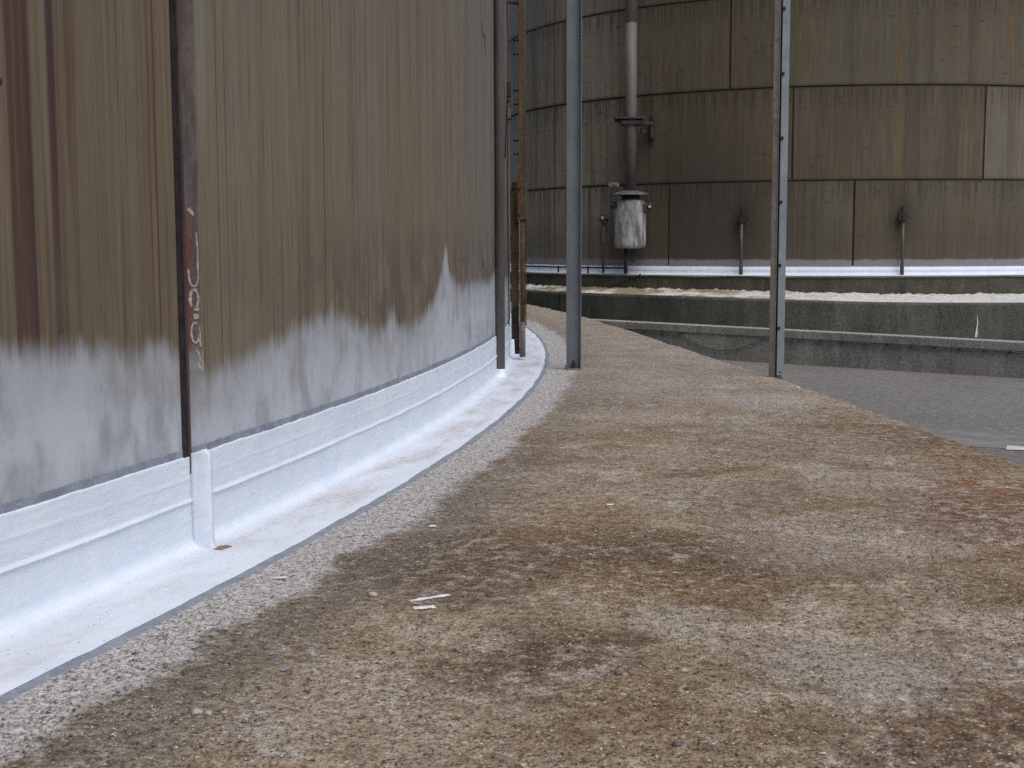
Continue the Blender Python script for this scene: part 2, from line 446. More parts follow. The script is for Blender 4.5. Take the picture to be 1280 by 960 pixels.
def mat_fin():
    n = NT('rusty_stiffener_paint')
    co = n.coord()
    x, y, z = n.sep(co)
    f = n.noise(n.vm('MULTIPLY', co, (1, 1, .25)), 28.0, 5, .65)
    g = n.noise(co, 60.0, 4, .6)
    col = n.mix(n.rng(f, .35, .65), (.105, .086, .080), (.165, .142, .132))
    red = n.mul(n.rng(z, 1.26, 1.20), n.rng(z, .69, .76))
    edge = n.rng(n.add(n.m_('ABSOLUTE', x), n.mul(n.sub(f, .5), .03)), .046, .022)
    col = n.mix(n.mul(n.mul(red, edge), .9), col, (.20, .075, .055))
    col = n.mix(n.mul(n.rng(z, .76, .66), .8), col, (.34, .34, .34))
    col = n.mix(n.mul(n.rng(g, .55, .7), .5), col, (.07, .05, .042))
    return n.finish(col, .65, n.bump(f, .4, .003), spec=.35)

def mat_drum():
    n = NT('weathered_drum_wrap')
    co = n.coord()
    x, y, z = n.sep(co)
    f = n.noise(n.vm('MULTIPLY', co, (1, 1, .3)), 5.0, 5, .65)
    col = n.mix(n.rng(f, .36, .62), (.16, .158, .15), (.44, .44, .43))
    col = n.mix(n.mul(n.rng(n.noise(n.vm('MULTIPLY', co, (1, 1, .2)), 3.5, 4), .55, .7), .8), col, (.075, .07, .06))
    return n.finish(col, .6, n.bump(f, .5, .03), spec=.35)

def mat_grit(name='loose_grit'):
    n = NT(name)
    rv = n.island()
    col = n.ramp(rv, [(0, (.05, .042, .036)), (.28, (.12, .085, .055)), (.5, (.24, .18, .11)), (.75, (.36, .29, .20)), (.93, (.50, .44, .34)), (1, (.66, .64, .60))])
    f = n.noise(n.coord(), 200, 3)
    col = n.mix(n.mul(f, .3), col, (.1, .08, .06))
    return n.finish(col, .85, None, spec=.25)

MT = {}
MT['near'] = mat_near_plate()
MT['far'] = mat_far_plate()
MT['ped'] = mat_pedestal()
MT['white'] = mat_white()
MT['asphalt'] = mat_asphalt()
MT['crust'] = mat_crust()
MT['fin'] = mat_fin()
MT['drum'] = mat_drum()
MT['grit'] = mat_grit()
MT['grey_seal'] = mat_simple('grey_sealing_strip', (.19, .215, .26), (.27, .295, .34), 14, .6, .3, spots=(.36, .37, .39))
MT['fwhite'] = mat_simple('far_white_coating', (.65, .70, .78), (.71, .755, .82), 3, .5, .2)
MT['inner'] = mat_simple('shell_joint_rust', (.03, .022, .016), (.05, .036, .026), 5, .9, .3)
MT['roof'] = mat_simple('roof_paint', (.20, .19, .17), (.27, .26, .24), .6, .7, .2)
MT['post_a'] = mat_simple('galvanised_post', (.125, .142, .165), (.165, .18, .20), 4, .55, .2, .15, (1, 1, .5), streak=(.175, .172, .16), spots=(.19, .165, .13))
MT['post_b'] = mat_simple('blue_grey_steel', (.20, .235, .26), (.26, .295, .32), 5, .5, .2, .15, streak=(.30, .32, .33))
MT['post_rust'] = mat_simple('brown_steel', (.115, .092, .076), (.17, .145, .125), 6, .65, .3, .1, streak=(.2, .17, .14), spots=(.10, .06, .04))
MT['dark_steel'] = mat_simple('black_steel', (.022, .021, .02), (.045, .04, .036), 8, .6, .3, .1)
MT['rust'] = mat_simple('rusted_steel', (.070, .040, .021), (.125, .078, .040), 14, .85, .6, .1, streak=(.07, .04, .022), spots=(.17, .11, .055))
MT['olive'] = mat_simple('olive_rail_paint', (.070, .052, .024), (.112, .082, .038), 9, .7, .4, 0, (1, 1, .4), streak=(.06, .042, .02), spots=(.17, .10, .045))
MT['tar'] = mat_simple('tarred_foot', (.012, .012, .012), (.03, .028, .026), 10, .4, .4)
MT['pipe'] = mat_simple('grey_pipe_paint', (.15, .135, .122), (.20, .18, .168), 5, .55, .2, 0, (1, 1, .2), streak=(.10, .085, .075))
MT['vent'] = mat_simple('vent_pipe_paint', (.105, .095, .092), (.15, .138, .130), 3, .55, .2, 0, (1, 1, .2), streak=(.075, .068, .064))
MT['vent_pale'] = mat_simple('vent_upper_paint', (.17, .148, .125), (.235, .21, .185), 4, .6, .2, 0, (1, 1, .2), streak=(.2, .15, .1))
MT['bright'] = mat_simple('zinc_bolt', (.38, .37, .33), (.55, .53, .48), 20, .4, .2, .4)
MT['cable'] = mat_simple('cable_sheath', (.075, .09, .085), (.11, .125, .115), 10, .6, .1)
MT['pale_pipe'] = mat_simple('pale_drain_pipe', (.085, .070, .055), (.145, .125, .10), 7, .6, .2, streak=(.07, .05, .035))
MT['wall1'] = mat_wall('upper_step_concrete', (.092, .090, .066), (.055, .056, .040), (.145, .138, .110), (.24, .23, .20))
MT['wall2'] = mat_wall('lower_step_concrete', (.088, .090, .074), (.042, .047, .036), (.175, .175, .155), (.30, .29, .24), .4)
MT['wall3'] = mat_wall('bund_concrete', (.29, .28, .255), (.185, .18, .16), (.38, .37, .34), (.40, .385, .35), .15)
MT['chip'] = mat_simple('white_paint_flake', (.72, .73, .74), (.82, .82, .82), 30, .6, .3)
MT['pebble'] = mat_simple('pale_pebble', (.30, .265, .215), (.44, .40, .345), 60, .85, .3)
MT['dark_pebble'] = mat_simple('dark_pebble', (.10, .088, .08), (.15, .135, .12), 40, .85, .3)
MT['line'] = mat_simple('worn_line_paint', (.42, .42, .40), (.68, .68, .66), 8, .8, .3, spots=(.2, .2, .19))
MT['strip'] = mat_simple('pale_strip_concrete', (.17, .165, .155), (.235, .228, .215), 3, .9, .4, spots=(.12, .115, .11))
MT['scrawl'] = mat_simple('white_scrawl_paint', (.34, .31, .26), (.60, .57, .50), 60, .6, .3, spots=(.14, .10, .08))
MT['mark'] = mat_simple('brown_smear', (.045, .03, .024), (.07, .045, .036), 50, .7, .2)
MT['bar'] = mat_simple('gap_shade_black', (.016, .012, .013), (.034, .024, .026), 16, .7, .3)  # near-black, painted for the shade in the gap beside the stiffener
MT['mauve'] = mat_simple('mauve_primer', (.060, .042, .046), (.095, .070, .072), 18, .65, .3, 0, (1, 1, .3))
MT['bluechip'] = mat_simple('blue_paint_flake', (.22, .24, .30), (.30, .325, .385), 30, .6, .3)
MT['dirt'] = mat_simple('packed_dirt', (.16, .12, .085), (.26, .21, .16), 30, .9, .5)

# ------------------------------------------------------------------ mesh helpers
def link(name, me, mat, parent=None, smooth=False):
    o = bpy.data.objects.new(name, me)
    C.objects.link(o)
    if mat is not None and not me.materials: me.materials.append(mat)
    if parent is not None: o.parent = parent
    if smooth:
        for p in me.polygons: p.use_smooth = True
    return o

def pyd(name, v, f, mat, parent=None, smooth=False):
    me = bpy.data.meshes.new(name)
    me.from_pydata([tuple(a) for a in v], [], f)
    me.update()
    return link(name, me, mat, parent, smooth)

def bmo(name, bm, mat, parent=None, smooth=False):
    bmesh.ops.recalc_face_normals(bm, faces=bm.faces[:])
    me = bpy.data.meshes.new(name)
    bm.to_mesh(me); bm.free()
    o = link(name, me, mat, parent, smooth)
    return o

def add_box(bm, c, size, rot=None, bevel=0.0):
    M = Matrix.Translation(c)
    if rot is not None: M = M @ rot.to_4x4()
    r = bmesh.ops.create_cube(bm, size=1.0)
    vs = r['verts']
    for v in vs: v.co = M @ Vector((v.co.x * size[0], v.co.y * size[1], v.co.z * size[2]))
    if bevel > 0:
        es = list({e for v in vs for e in v.link_edges})
        bmesh.ops.bevel(bm, geom=es, offset=bevel, segments=2, affect='EDGES', profile=.5)

def add_cyl(bm, p0, p1, r0, r1=None, seg=20, cap=True):
    p0, p1 = Vector(p0), Vector(p1)
    d = p1 - p0
    q = d.to_track_quat('Z', 'Y').to_matrix().to_4x4()
    bmesh.ops.create_cone(bm, cap_ends=cap, segments=seg, radius1=r0, radius2=r0 if r1 is None else r1, depth=d.length,
                          matrix=Matrix.Translation((p0 + p1) / 2) @ q)

def box(name, c, size, mat, parent=None, rot=None, bevel=.003):
    bm = bmesh.new(); add_box(bm, c, size, rot, bevel)
    return bmo(name, bm, mat, parent)

def cyl(name, p0, p1, r, mat, parent=None, seg=20, r1=None):
    bm = bmesh.new(); add_cyl(bm, p0, p1, r, r1, seg)
    o = bmo(name, bm, mat, parent)
    for p in o.data.polygons: p.use_smooth = len(p.vertices) == 4
    return o

def lathe(name, prof, mat, parent=None, seg=40, center=(0, 0, 0), jitter=0.0):
    v, f = [], []
    for (r, z) in prof:
        for k in range(seg):
            a = 2 * PI * k / seg
            rr = r * (1 + jitter * mnoise.noise(Vector((math.cos(a) * 2, math.sin(a) * 2, z * 3))))
            v.append((center[0] + rr * math.cos(a), center[1] + rr * math.sin(a), center[2] + z))
    for i in range(len(prof) - 1):
        for k in range(seg):
            a, b = i * seg + k, i * seg + (k + 1) % seg
            f.append((a, b, b + seg, a + seg))
    f.append(tuple(reversed(range(seg))))
    f.append(tuple(range((len(prof) - 1) * seg, len(prof) * seg)))
    o = pyd(name, v, f, mat, parent, True)
    return o

def tube(name, pts, r, mat, parent=None, seg=8, closed=False):
    pts = [Vector(p) for p in pts]
    v, f = [], []
    n = len(pts)
    up0 = Vector((0.12, .31, .94)).normalized()
    for i, p in enumerate(pts):
        t = (pts[min(i + 1, n - 1)] - pts[max(i - 1, 0)]).normalized()
        u = t.cross(up0)
        if u.length < .05: u = t.cross(Vector((1, 0, 0)))
        u.normalize(); w = u.cross(t)
        for k in range(seg):
            a = 2 * PI * k / seg
            v.append(p + u * math.cos(a) * r + w * math.sin(a) * r)
    for i in range(n - 1):
        for k in range(seg):
            a, b = i * seg + k, i * seg + (k + 1) % seg
            f.append((a, a + seg, b + seg, b))
    f.append(tuple(range(seg))); f.append(tuple(reversed(range((n - 1) * seg, n * seg))))
    return pyd(name, v, f, mat, parent, True)

def grid(name, rows, mat, parent=None, smooth=True, flip=False):
    """rows: equal-length lists of points"""
    w = len(rows[0])
    v = [p for r in rows for p in r]
    f = []
    for i in range(len(rows) - 1):
        for j in range(w - 1):
            q = (i * w + j, i * w + j + 1, (i + 1) * w + j + 1, (i + 1) * w + j)
            f.append(tuple(reversed(q)) if flip else q)
    return pyd(name, v, f, mat, parent, smooth)

def thing(name, label, cat, loc=(0, 0, 0), rot=(0, 0, 0), group=None):
    o = bpy.data.objects.new(name, None)
    C.objects.link(o)
    o.location = loc; o.rotation_euler = rot; o.empty_display_size = .2
    o['label'] = label; o['category'] = cat
    if group: o['group'] = group
    return o

def tag(o, label, cat, group=None):
    o['label'] = label; o['category'] = cat
    if group: o['group'] = group
    return o

def plate(name, r, th0, th1, z0, z1, n, mat, parent, depth=.012):
    """one curved shell plate: smooth outer face and its own turned-in rim"""
    ths = [th0 + (th1 - th0) * i / n for i in range(n + 1)]
    P = lambda rr, t, z: (rr * math.cos(t), rr * math.sin(t), z)
    v = [P(r, t, z0) for t in ths] + [P(r, t, z1) for t in ths]
    m = n + 1
    f = [(i, i + 1, m + i + 1, m + i) for i in range(n)]
    nf = len(f)
    ring = [(t, z0) for t in ths] + [(t, z1) for t in reversed(ths)]
    b = len(v)
    v += [P(r, t, z) for t, z in ring] + [P(r - depth, t, z) for t, z in ring]
    k = len(ring)
    f += [(b + (i + 1) % k, b + i, b + k + i, b + k + (i + 1) % k) for i in range(k)]
    o = pyd(name, v, f, mat, parent, False)
    for p in o.data.polygons[:nf]: p.use_smooth = True
    return o

def course(parent, R, z0, z1, seam, pitch, mat, gap, npl, depth):
    """a ring of plates; seam is the angle of one vertical joint"""
    k = int(2 * PI / pitch)
    a = seam
    end = seam + 2 * PI
    angs = [seam + i * pitch for i in range(k + 1)]
    if end - angs[-1] < pitch * .25: angs.pop()
    angs.append(end)
    # start so that the closing plate falls on the hidden side
    sh = PI * 0
    for t0, t1 in zip(angs, angs[1:]):
        plate('plate', R, t0 + gap / R, t1 - gap / R, z0, z1, max(4, int((t1 - t0) / pitch * npl)), mat, parent, depth)

# ------------------------------------------------------------------ ground
def grd(name, x0, x1, y0, y1, z, mat):
    o = pyd(name, [(x0, y0, z), (x1, y0, z), (x1, y1, z), (x0, y1, z)], [(0, 1, 2, 3)], mat)
    o['kind'] = 'structure'
    return o
grd('ground', -900, 900, -900, 900, GZ, MT['asphalt'])

# pale concrete channel strip and worn white line on the yard beside the plinth
def strip(name, p0, p1, w, z, mat, ragged):
    p0, p1 = Vector((*p0, 0)), Vector((*p1, 0))
    d = (p1 - p0); L = d.length; d.normalize(); nn = Vector((-d.y, d.x, 0))
    rows = [[], []]
    N = int(L / .08)
    for i in range(N + 1):
        p = p0 + d * (L * i / N)
        for k, sgn in ((0, -1), (1, 1)):
            q = p + nn * sgn * (w / 2 + ragged * mnoise.noise(p * 4 + Vector((0, 0, sgn * 5))))
            rows[k].append((q.x, q.y, z))
    o = grid(name, rows, mat, None, False, False)
    if o.data.polygons[0].normal.z < 0: o.data.flip_normals()
    o['kind'] = 'structure'
    return o
strip('concrete_strip', (2.2, 16.2), (9.5, 12.9), 1.3, GZ + .004, MT['strip'], .05)
strip('road_marking', (5.28, 14.15), (9.5, 12.45), .30, GZ + .009, MT['line'], .03)

# ------------------------------------------------------------------ near plinth (the concrete we stand on)
EDGE = [(-60, 4.2), (-30, 4.3), (-18, 4.5), (-12, 4.2), (-9, 3.75), (-7.6, 3.42), (-6.5, 3.16), (-5.85, 2.97), (-4.94, 2.75), (-4.1, 2.55), (-3.06, 2.35),
        (-1.33, 2.0), (.91, 1.72), (4.06, 1.56), (7.64, 1.62), (9.92, 1.71), (13, 1.85), (20, 2.3), (40, 4.0), (60, 4.2)]
def plinth():
    ss = []
    s = -60.0
    while s < 60:
        ss.append(s)
        s += .03 if -11 < s < 3 else (.08 if -14 < s < 14 else .5)
    base_r = [-.05, .2, .4, .6, .8, 1.0, 1.2, 1.4]
    rows = []
    nr = 26
    for s in ss:
        e = lerp_table(EDGE, s)
        a = s / NR
        col = []
        ch = mnoise.noise(Vector((s * 2.2, 1, 0))) * .035 + mnoise.noise(Vector((s * 9, 4, 0))) * .018 + mnoise.noise(Vector((s * 31, 7, 0))) * .008
        notch = max(0, mnoise.noise(Vector((s * 5.5, 11, 0))) - .28) * .14
        ee = e + ch - notch
        for i in range(nr + 1):
            r = -.06 + (ee - .02 + .06) * i / nr
            zz = .004 * mnoise.noise(Vector((s * 1.1, r * 1.6, 2))) + .0025 * mnoise.noise(Vector((s * 5, r * 5, 3)))
            if r < .5: zz *= max(0, (r - .42) / .08)
            if i == nr: zz -= .006 + notch * .2
            col.append(((NR + r) * math.cos(a), (NR + r) * math.sin(a), zz))
        z1 = -.035 + .02 * mnoise.noise(Vector((s * 7, 9, 1)))
        for r, zz in ((ee, -.018), (ee + .008, z1), (ee + .012, -.5), (ee + .012, GZ - .05)):
            col.append(((NR + r) * math.cos(a), (NR + r) * math.sin(a), zz))
        rows.append(col)
    o = grid('concrete_plinth', rows, MT['ped'], None, True, True)
    if o.data.polygons[5].normal.z < 0: o.data.flip_normals()
    o.location = (NX, NY, 0)
    o['kind'] = 'structure'
    return o
plinth()

# ------------------------------------------------------------------ near tank
near = thing('storage_tank', 'large brown streaked steel storage tank with fresh white coating round its foot', 'tank', (NX, NY, 0))
inner = []
for zz in (0.0, 12.0):
    inner.append([((NR - .011) * math.cos(2 * PI * k / 180), (NR - .011) * math.sin(2 * PI * k / 180), zz) for k in range(181)])
grid('shell', inner, MT['inner'], near)
for ci in range(4):
    course(near, NR - .004 * ci, 3.0 * ci + (.002 if ci else 0.0), 3.0 * ci + 2.994, -7.83 / NR + ci * .083, 9.0 / NR, MT['near'], .0012, 36, .010)
rr = [[((NR + .05) * f * math.cos(2 * PI * k / 120), (NR + .05) * f * math.sin(2 * PI * k / 120), 12.0 + (1 - f) * 3.0) for k in range(121)] for f in (1, .66, .33, .01)]
grid('roof', rr, MT['roof'], near)

def skirt():
    """the white coating: upstand with brush ridges, cove and flat apron, swept round the shell"""
    ss = []
    s = -40.0
    while s < 40:
        ss.append(s); s += .025 if -11.5 < s < 2.5 else .25
    prof = []          # (r, z, kind)
    for k in range(9): prof.append((.352 - .30 * k / 8, .004))
    for k in range(1, 7):
        a = k / 6 * PI / 2
        prof.append((.052 - .042 * math.sin(a), .004 + .042 * (1 - math.cos(a))))
    for k in range(1, 60): prof.append((.010, .046 + (.338 - .046) * k / 59))
    prof.append((.001, .340))
    rows = []
    for s in ss:
        a = s / NR
        col = []
        bead_z = .176 + .010 * mnoise.noise(Vector((s * .7, 0, 0))) + .003 * mnoise.noise(Vector((s * 5, 0, 0)))
        bead2 = .262 + .008 * mnoise.noise(Vector((s * .9, 5, 0)))
        zt = .004 * mnoise.noise(Vector((s * 3, 2, 9))) + .003 * mnoise.noise(Vector((s * 13, 2, 9)))
        rt = .012 * mnoise.noise(Vector((s * 2.6, 8, 1))) + .006 * mnoise.noise(Vector((s * 11, 8, 1)))
        for (r, z) in prof:
            rr_, zz = r, z
            if z <= .0041:
                if r > .34: rr_ += rt
                zz += .0012 * (1 + mnoise.noise(Vector((s * 4, r * 14, 0)))) + .0010 * mnoise.noise(Vector((s * 17, r * 40, 3)))
                if r > .34: zz = .0032
            else:
                w = min(1, max(0, (z - .03) / .05))
                bs = 1 + .5 * mnoise.noise(Vector((s * 2.3, 4, 4)))
                rr_ += .0095 * bs * math.exp(-((z - bead_z) / .0065) ** 2) + .0012 * max(0, min(1, (bead_z - z) / .004 + .5))
                rr_ += .0040 * max(0, .35 + mnoise.noise(Vector((s * 1.1, 14, 4)))) * math.exp(-((z - bead2) / .006) ** 2)
                rr_ += w * .0016 * mnoise.noise(Vector((s * 3, z * 9, 6))) + .0007 * mnoise.noise(Vector((s * 14, z * 60, 6)))
                rr_ += (1 - w) * .004 * mnoise.noise(Vector((s * 6, 3, 3)))
                if z > .33: zz += zt
            col.append(((NR + rr_) * math.cos(a), (NR + rr_) * math.sin(a), zz))
        rows.append(col)
    o = grid('white_coating', rows, MT['white'], near, True)
    # grey sealing strips along the upper and outer limits
    up, lo = [], []
    for s in ss:
        a = s / NR
        t0 = .332
        t1 = .366 + .006 * mnoise.noise(Vector((s * 2, 3, 3))) + .004 * mnoise.noise(Vector((s * 11, 3, 3)))
        up.append([((NR + r) * math.cos(a), (NR + r) * math.sin(a), z) for r, z in ((.0035, t0), (.0035, t1), (-.002, t1 + .001))])
        q0 = .33
        q1 = .388 + .016 * mnoise.noise(Vector((s * 2.1, 6, 3))) + .006 * mnoise.noise(Vector((s * 12, 6, 3)))
        lo.append([((NR + r) * math.cos(a), (NR + r) * math.sin(a), z) for r, z in ((q1 + .003, -.004), (q1, .0022), (q0, .0022))])
    grid('grey_seal_strip', up, MT['grey_seal'], near, False)
    grid('grey_seal_strip', lo, MT['grey_seal'], near, False)
skirt()

# stiffener: angle bar against the shell, its outstanding leg cut off short above the coating
def fin_parts():
    s0 = -9.225
    a = s0 / NR
    root = Vector((NR * math.cos(a), NR * math.sin(a), 0))
    rad = Vector((math.cos(a), math.sin(a), 0)); tan = Vector((-math.sin(a), math.cos(a), 0))
    rot = Matrix((rad, tan, Vector((0, 0, 1)))).transposed()
    def part(name, boxes, mat, bev=.002):
        bm = bmesh.new()
        for (c, sz) in boxes: add_box(bm, c, sz, None, bev)
        o = bmo(name, bm, mat, near)
        o.location = root; o.rotation_euler = rot.to_euler()
        return o
    fin = part('stiffener_leg', [((.036, .0, .645 + 5.6), (.066, .009, 11.2))], MT['fin'])
    part('stiffener_edge', [((.009, -.0085, .275 + 5.8), (.015, .007, 11.6))], MT['mauve'])
    part('gap_shade_bar', [((.005, -.030, .285 + 5.8), (.008, .034, 11.6))], MT['bar'])  # black strip paints the shade in the gap along the leg
    # white coated stub of the same leg at the foot
    bm = bmesh.new()
    rows = []
    H = .372
    N = 26
    for i in range(N + 1):
        z = .002 + H * i / N
        wob = .003 * mnoise.noise(Vector((z * 30, 1, 1)))
        tip = .088 + wob + (.012 * (1 - min(1, z / .03)))
        cut = max(0, z - (H - .045)) / .045
        x0 = .004 + 0 * cut
        tipx = tip - .018 * cut ** 2
        th = .011 + .0015 * mnoise.noise(Vector((z * 22, 4, 1)))
        ring = []
        for (fx_, fy_) in ((x0, -th), (tipx * .3, -th * .97), (tipx * .6, -th * 1.02), (tipx - .006, -th), (tipx - .001, -th * .8), (tipx, 0), (tipx - .001, th * .9), (tipx - .006, th * 1.2), (tipx * .5, th * 1.2), (x0, th * 1.5)):
            ring.append((fx_, fy_ + .001 * mnoise.noise(Vector((fx_ * 80, z * 40, 2))), z - .030 * (i / N) ** 3 * (1 - fx_ / .09)))
        rows.append(ring)
    v = [p for r in rows for p in r]
    w = len(rows[0])
    f = []
    for i in range(N):
        for j in range(w):
            f.append((i * w + j, i * w + (j + 1) % w, (i + 1) * w + (j + 1) % w, (i + 1) * w + j))
    f.append(tuple(range(N * w, N * w + w)))
    bm.free()
    st = pyd('coated_stub', v, f, MT['fwhite'], near, True)
    st.location = root; st.rotation_euler = rot.to_euler()
    # dirt lodged at foot of stub
    d = pyd('packed_dirt', [(.10, -.025, .0062), (.135, -.03, .0062), (.150, .03, .0065), (.118, .05, .0065), (.098, .03, .0064)], [(0, 1, 2, 3, 4)], MT['dirt'], near)
    d.location = root; d.rotation_euler = rot.to_euler()
    # white scrawl left on the cut end of the leg: loops and dashes (x across the leg, z up)
    def stroke(pts, wid):
        P = [Vector((x, -.0062, z)) for x, z in pts]
        vv, ff = [], []
        for i, p in enumerate(P):
            t = (P[min(i + 1, len(P) - 1)] - P[max(i - 1, 0)]).normalized()
            nn = Vector((-t.z, 0, t.x))
            wd = wid * (.8 + .5 * mnoise.noise(p * 90))
            vv += [p + nn * wd, p - nn * wd]
        for i in range(len(P) - 1): ff.append((2 * i, 2 * i + 1, 2 * i + 3, 2 * i + 2))
        o = pyd('white_scrawl', vv, ff, MT['scrawl'], fin)
        return o
    def loop(cx_, cz, rx, rz, a0, a1, n=18): return [(cx_ + rx * math.cos(a0 + (a1 - a0) * i / n), cz + rz * math.sin(a0 + (a1 - a0) * i / n)) for i in range(n + 1)]
    stroke([(.030, 1.225), (.040, 1.215), (.050, 1.20)], .009)
    stroke([(.058, 1.14), (.062, 1.08), (.061, 1.02)] + loop(.044, .985, .018, .035, 0, -PI * .95, 12) + [(.024, 1.01)], .0042)
    stroke(loop(.044, .905, .016, .034, PI * 1.3, -PI * .55, 20) + [(.062, .868)], .0062)
    stroke([(.040, .842), (.060, .845)], .011)
    stroke(loop(.044, .785, .015, .036, PI * .3, PI * 1.9, 18) + [(.060, .82), (.062, .77), (.064, .735)], .0050)
    stroke([(.046, .725), (.058, .71), (.060, .685), (.052, .672), (.064, .655)], .0055)
fin_parts()

# brown brush mark and a peg scar on the shell
def shell_mark(pts, w, name='brown_smear'):
    vv, ff = [], []
    for i, (s, z) in enumerate(pts):
        ww = w * (.6 + .6 * mnoise.noise(Vector((s * 60, z * 30, 0))))
        for sg in (-1, 1):
            p = npos(s + sg * ww, .0015, z) - Vector((NX, NY, 0)); vv.append(p)
    for i in range(len(pts) - 1): ff.append((2 * i, 2 * i + 1, 2 * i + 3, 2 * i + 2))
    return pyd(name, vv, ff, MT['mark'], near)
shell_mark([(-3.80, 2.73), (-3.79, 2.66), (-3.74, 2.62), (-3.66, 2.66), (-3.63, 2.60), (-3.61, 2.52)], .020)
shell_mark([(-3.86, .98), (-3.84, .93), (-3.76, .96), (-3.74, .90)], .014)
mk = cyl('peg', npos(-10.255, -.002, 1.55) - Vector((NX, NY, 0)), npos(-10.255, .022, 1.55) - Vector((NX, NY, 0)), .012, MT['dark_steel'], near, 12)

# ------------------------------------------------------------------ pipe and gauge gear on the near tank
def up_pipe():
    c = npos(-2.95, .040, 0)
    t = thing('drain_pipe', 'grey vertical pipe running up the brown tank wall beside the rusty gauge', 'pipe', (c.x, c.y, 0))
    cyl('pipe', (0, 0, .02), (0, 0, 11.8), .038, MT['pipe'], t, 28)
    lathe('foot_collar', [(.066, .004), (.065, .010), (.050, .022), (.044, .05), (.0395, .07)], MT['fwhite'], t, 28)
    for z in (4.2, 8.4):
        box('wall_clip', (-.02, 0, z), (.09, .13, .03), MT['dark_steel'], t)
    # black cable with a small switch box and hanging loop
    c2 = npos(-1.75, .03, 0)
    k = thing('gauge_cable', 'thin black cable with small switch box hanging on the edge of the brown tank', 'cable', (c2.x, c2.y, 0))
    tube('cable', [(0.004 * math.sin(z * 3), 0, z) for z in [.35 + .25 * i for i in range(30)]], .006, MT['dark_steel'], k)
    bm = bmesh.new(); add_box(bm, (.012, -.01, 2.44), (.045, .05, .16), None, .008); add_box(bm, (.03, -.012, 2.36), (.025, .04, .10), None, .006)
    bmo('switch_box', bm, MT['olive'], k)
    box('box_cover', (.010, -.04, 2.46), (.04, .012, .13), MT['dark_steel'], k)
    box('lower_clip', (.012, -.012, 2.20), (.05, .03, .02), MT['dark_steel'], k)
    box('conduit_stub', (.012, -.01, 2.27), (.028, .028, .13), MT['post_rust'], k)
    tube('hanging_loop', [(-.02 * math.sin(PI * i / 14) - .006, -.02, 2.40 - .55 * math.sin(PI * i / 14) * (1 if i < 15 else 1)) for i in range(15)], .006, MT['dark_steel'], k)
up_pipe()

def gauge():
    c = Vector((.098, 12.58, 0))
    t = thing('level_gauge', 'rusty olive gauge rail with short side pegs standing at the tank foot', 'gauge', c)
    # upper rail
    bm = bmesh.new()
    add_box(bm, (.0, 0, 1.60 + 2.6), (.056, .014, 5.2), None, .002); add_box(bm, (-.022, .03, 1.60 + 2.6), (.012, .05, 5.2), None, .002)
    bmo('upper_rail', bm, MT['olive'], t)
    cyl('edge_rod', (.031, -.004, 1.58), (.031, -.004, 6.6), .006, MT['vent_pale'], t, 10)
    # lower pipe, pale scraped line along it
    cyl('lower_pipe', (.002, -.012, .045), (.002, -.012, 1.62), .026, MT['rust'], t, 18)
    cyl('pipe_sleeve', (.002, -.012, .03), (.002, -.012, .36), .0285, MT['post_rust'], t, 18)
    box('scraped_strip', (-.022, -.0405, .80), (.010, .006, 1.35), MT['vent_pale'], t)
    box('outer_flat', (.036, 0, .95), (.010, .05, 1.25), MT['rust'], t)
    # clamp where the two meet
    bm = bmesh.new(); add_box(bm, (-.002, -.01, 1.50), (.084, .085, .38), None, .006); add_box(bm, (-.012, -.01, 1.70), (.050, .06, .05), None, .004)
    bmo('clamp', bm, MT['rust'], t)
    box('clamp_strap', (.042, -.02, 1.48), (.012, .06, .34), MT['pale_pipe'], t)
    for z in (1.36, 1.6): cyl('clamp_bolt', (-.02, -.066, z), (-.02, -.050, z), .011, MT['dark_steel'], t, 6)
    # wide back plate down to the foot
    box('back_plate', (-.066, .10, .16 + .74), (.072, .012, 1.42), MT['olive'], t)
    box('plate_cap', (-.072, .09, 1.64), (.05, .03, .06), MT['olive'], t)
    bm = bmesh.new(); add_box(bm, (-.062, .095, .26), (.056, .03, .42), None, .006)
    for v in bm.verts:
        if v.co.z < .1: v.co.x += .02
    bmo('tarred_foot', bm, MT['tar'], t)
    for z in (.36, .49, .86, 1.0, 1.28, 1.42, 1.72, 1.84): 
        if z < 1.7: cyl('peg', (-.075, .06, z), (-.028, .06, z), .008, MT['dark_steel'], t, 8)
    for k in range(5):
        for dz in (0, .125):
            z = 1.92 + k * .455 + dz
            cyl('peg', (-.078, .02, z), (-.024, .02, z), .010, MT['dark_steel'], t, 8)
    # bracket to the shell
    for z in (3.3, 5.0): box('bracket', (-.08, .05, z), (.10, .04, .02), MT['dark_steel'], t)
gauge()

